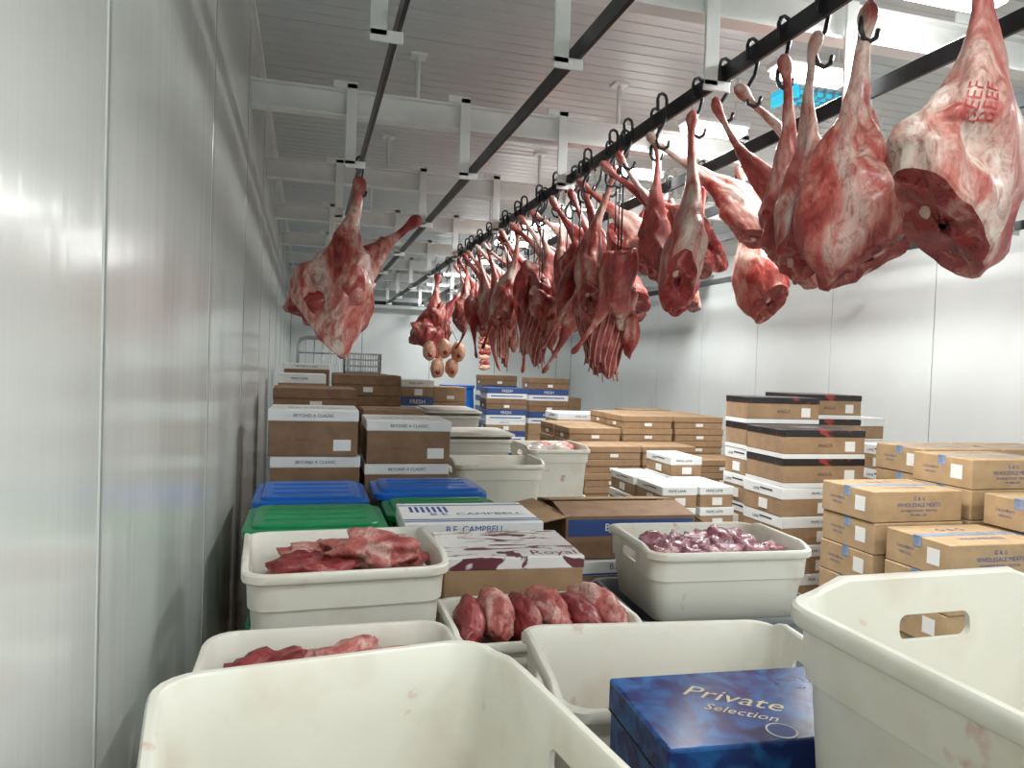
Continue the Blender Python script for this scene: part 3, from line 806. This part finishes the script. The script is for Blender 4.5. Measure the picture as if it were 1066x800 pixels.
items.append(((0, 0, -.12), (.18, .12, .08), M_DRED, dict(seed=28, amp=.2)))
blobs('rolled_roasts', items, (.555, 1.71, 1.03))
items = []
for k in range(11):
    items.append(((-.175+.07*(k % 6)+.03*(k//6), -.07+.12*(k//6), random.uniform(-.01, .01)), (.052, .055, .036), M_VAC, dict(rot=k, seed=30+k, amp=.6, freq=2)))
items.append(((0, 0, -.08), (.19, .13, .07), M_VAC, dict(seed=38, amp=.2)))
blobs('vacuum_packed_cuts', items, (1.20, 2.03, 1.105))
items = [((-.11+.075*k, -.08+.1*(k % 2), 0), (.07, .09, .05), M_PINK if k % 2 else M_BAG, dict(rot=k, seed=50+k, amp=.35)) for k in range(4)]
items.append(((0, 0, -.1), (.15, .2, .08), M_PINK, dict(seed=58, amp=.2)))
blobs('packed_meat', items, (1.57, 4.7, 1.09))
blobs('plastic_bagged_meat', [((-.09, .0, 0), (.14, .11, .035), M_BAG, dict(seed=60, amp=.35, freq=1.5, sub=4)), ((.12, .03, .0), (.11, .11, .04), M_BAG, dict(seed=61, amp=.35, freq=1.5, sub=4)),
                       ((-.02, -.02, .03), (.04, .028, .02), M_DRED, dict(seed=62, amp=.3)), ((.0, 0, -.06), (.2, .13, .05), M_PINK, dict(seed=63, amp=.2))], (.705, 1.26, .955))

# centre cartons
pallet(.37, .77, 1.95, 2.27); column(['royal', 'plain'], .37, .79, 1.93, 2.27, 6, .164, rot=-3)
pallet(.31, .79, 2.31, 2.66); column(['campbell', 'plain'], .31, .79, 2.31, 2.67, 6, .166, rot=-2)
pallet(.88, 1.42, 2.40, 2.86); column('campbell', .88, 1.42, 2.42, 2.84, 5, .165)
mb = MB(); x, y, h = .25, .19, .15; t = .004
mb.box(-x, x, -y, y, 0, t, M_CARD)
for (a, b, c, d_) in ((-x, x, -y, -y+t), (-x, x, y-t, y), (-x, -x+t, -y, y), (x-t, x, -y, y)): mb.box(a, b, c, d_, 0, h, M_CARD2)
mb.box(-x+.01, x-.01, -y-.001, -y, h*.55, h*.95, M_NAVY)
text(mb, 'B.E. CAMPBELL', .038, '-Y', (.02, -y-.0016, h*.75), M_LAB)
T = Matrix.Translation((-x, 0, h)) @ Matrix.Rotation(D(-10), 4, 'Y') @ Matrix.Rotation(D(6), 4, 'Z'); mb.box(-.15, 0, -y, y, 0, t, M_CARD, T)
T = Matrix.Translation((x, 0, h)) @ Matrix.Rotation(D(35), 4, 'Y'); mb.box(0, .16, -y, y, 0, t, M_CARD, T)
T = Matrix.Translation((0, y, h)) @ Matrix.Rotation(D(172), 4, 'X'); mb.box(-x, x, 0, .17, -t, 0, M_CARD, T)
T = Matrix.Translation((0, -y, h)) @ Matrix.Rotation(D(8), 4, 'X'); mb.box(-x, x, 0, .17, 0, t, M_CARD2, T)
place('open_cardboard_box', mb.mesh('open_cardboard_box'), (1.15, 2.63, .14+5*.165+.001), D(-2))
place('blue_marbled_meat_box', carton_mesh('private', .37, .21, .19), (.615, .875, 1.01), D(-3))
column('plain', .44, .80, .79, .97, 6, .168, 0.0)

# ------------------------------------------------------------ camera
a, p, r = D(15.5), D(1.5), D(2.0)
f = Vector((math.sin(a)*math.cos(p), math.cos(a)*math.cos(p), -math.sin(p)))
r0 = Vector((math.cos(a), -math.sin(a), 0)); u0 = r0.cross(f)
cr = r0*math.cos(r)+u0*math.sin(r); cu = -r0*math.sin(r)+u0*math.cos(r)
cam = bpy.data.cameras.new('camera'); cam.sensor_width = 36; cam.lens = 770/1066*36; cam.clip_start = .02
co = bpy.data.objects.new('camera', cam); COL.objects.link(co)
co.matrix_world = Matrix(((cr.x, cu.x, -f.x, 0), (cr.y, cu.y, -f.y, 0), (cr.z, cu.z, -f.z, 1.65), (0, 0, 0, 1)))
scn.camera = co
w = bpy.data.worlds.new('world'); scn.world = w; w.use_nodes = True
w.node_tree.nodes['Background'].inputs[0].default_value = (.8, .9, 1, 1); w.node_tree.nodes['Background'].inputs[1].default_value = .3
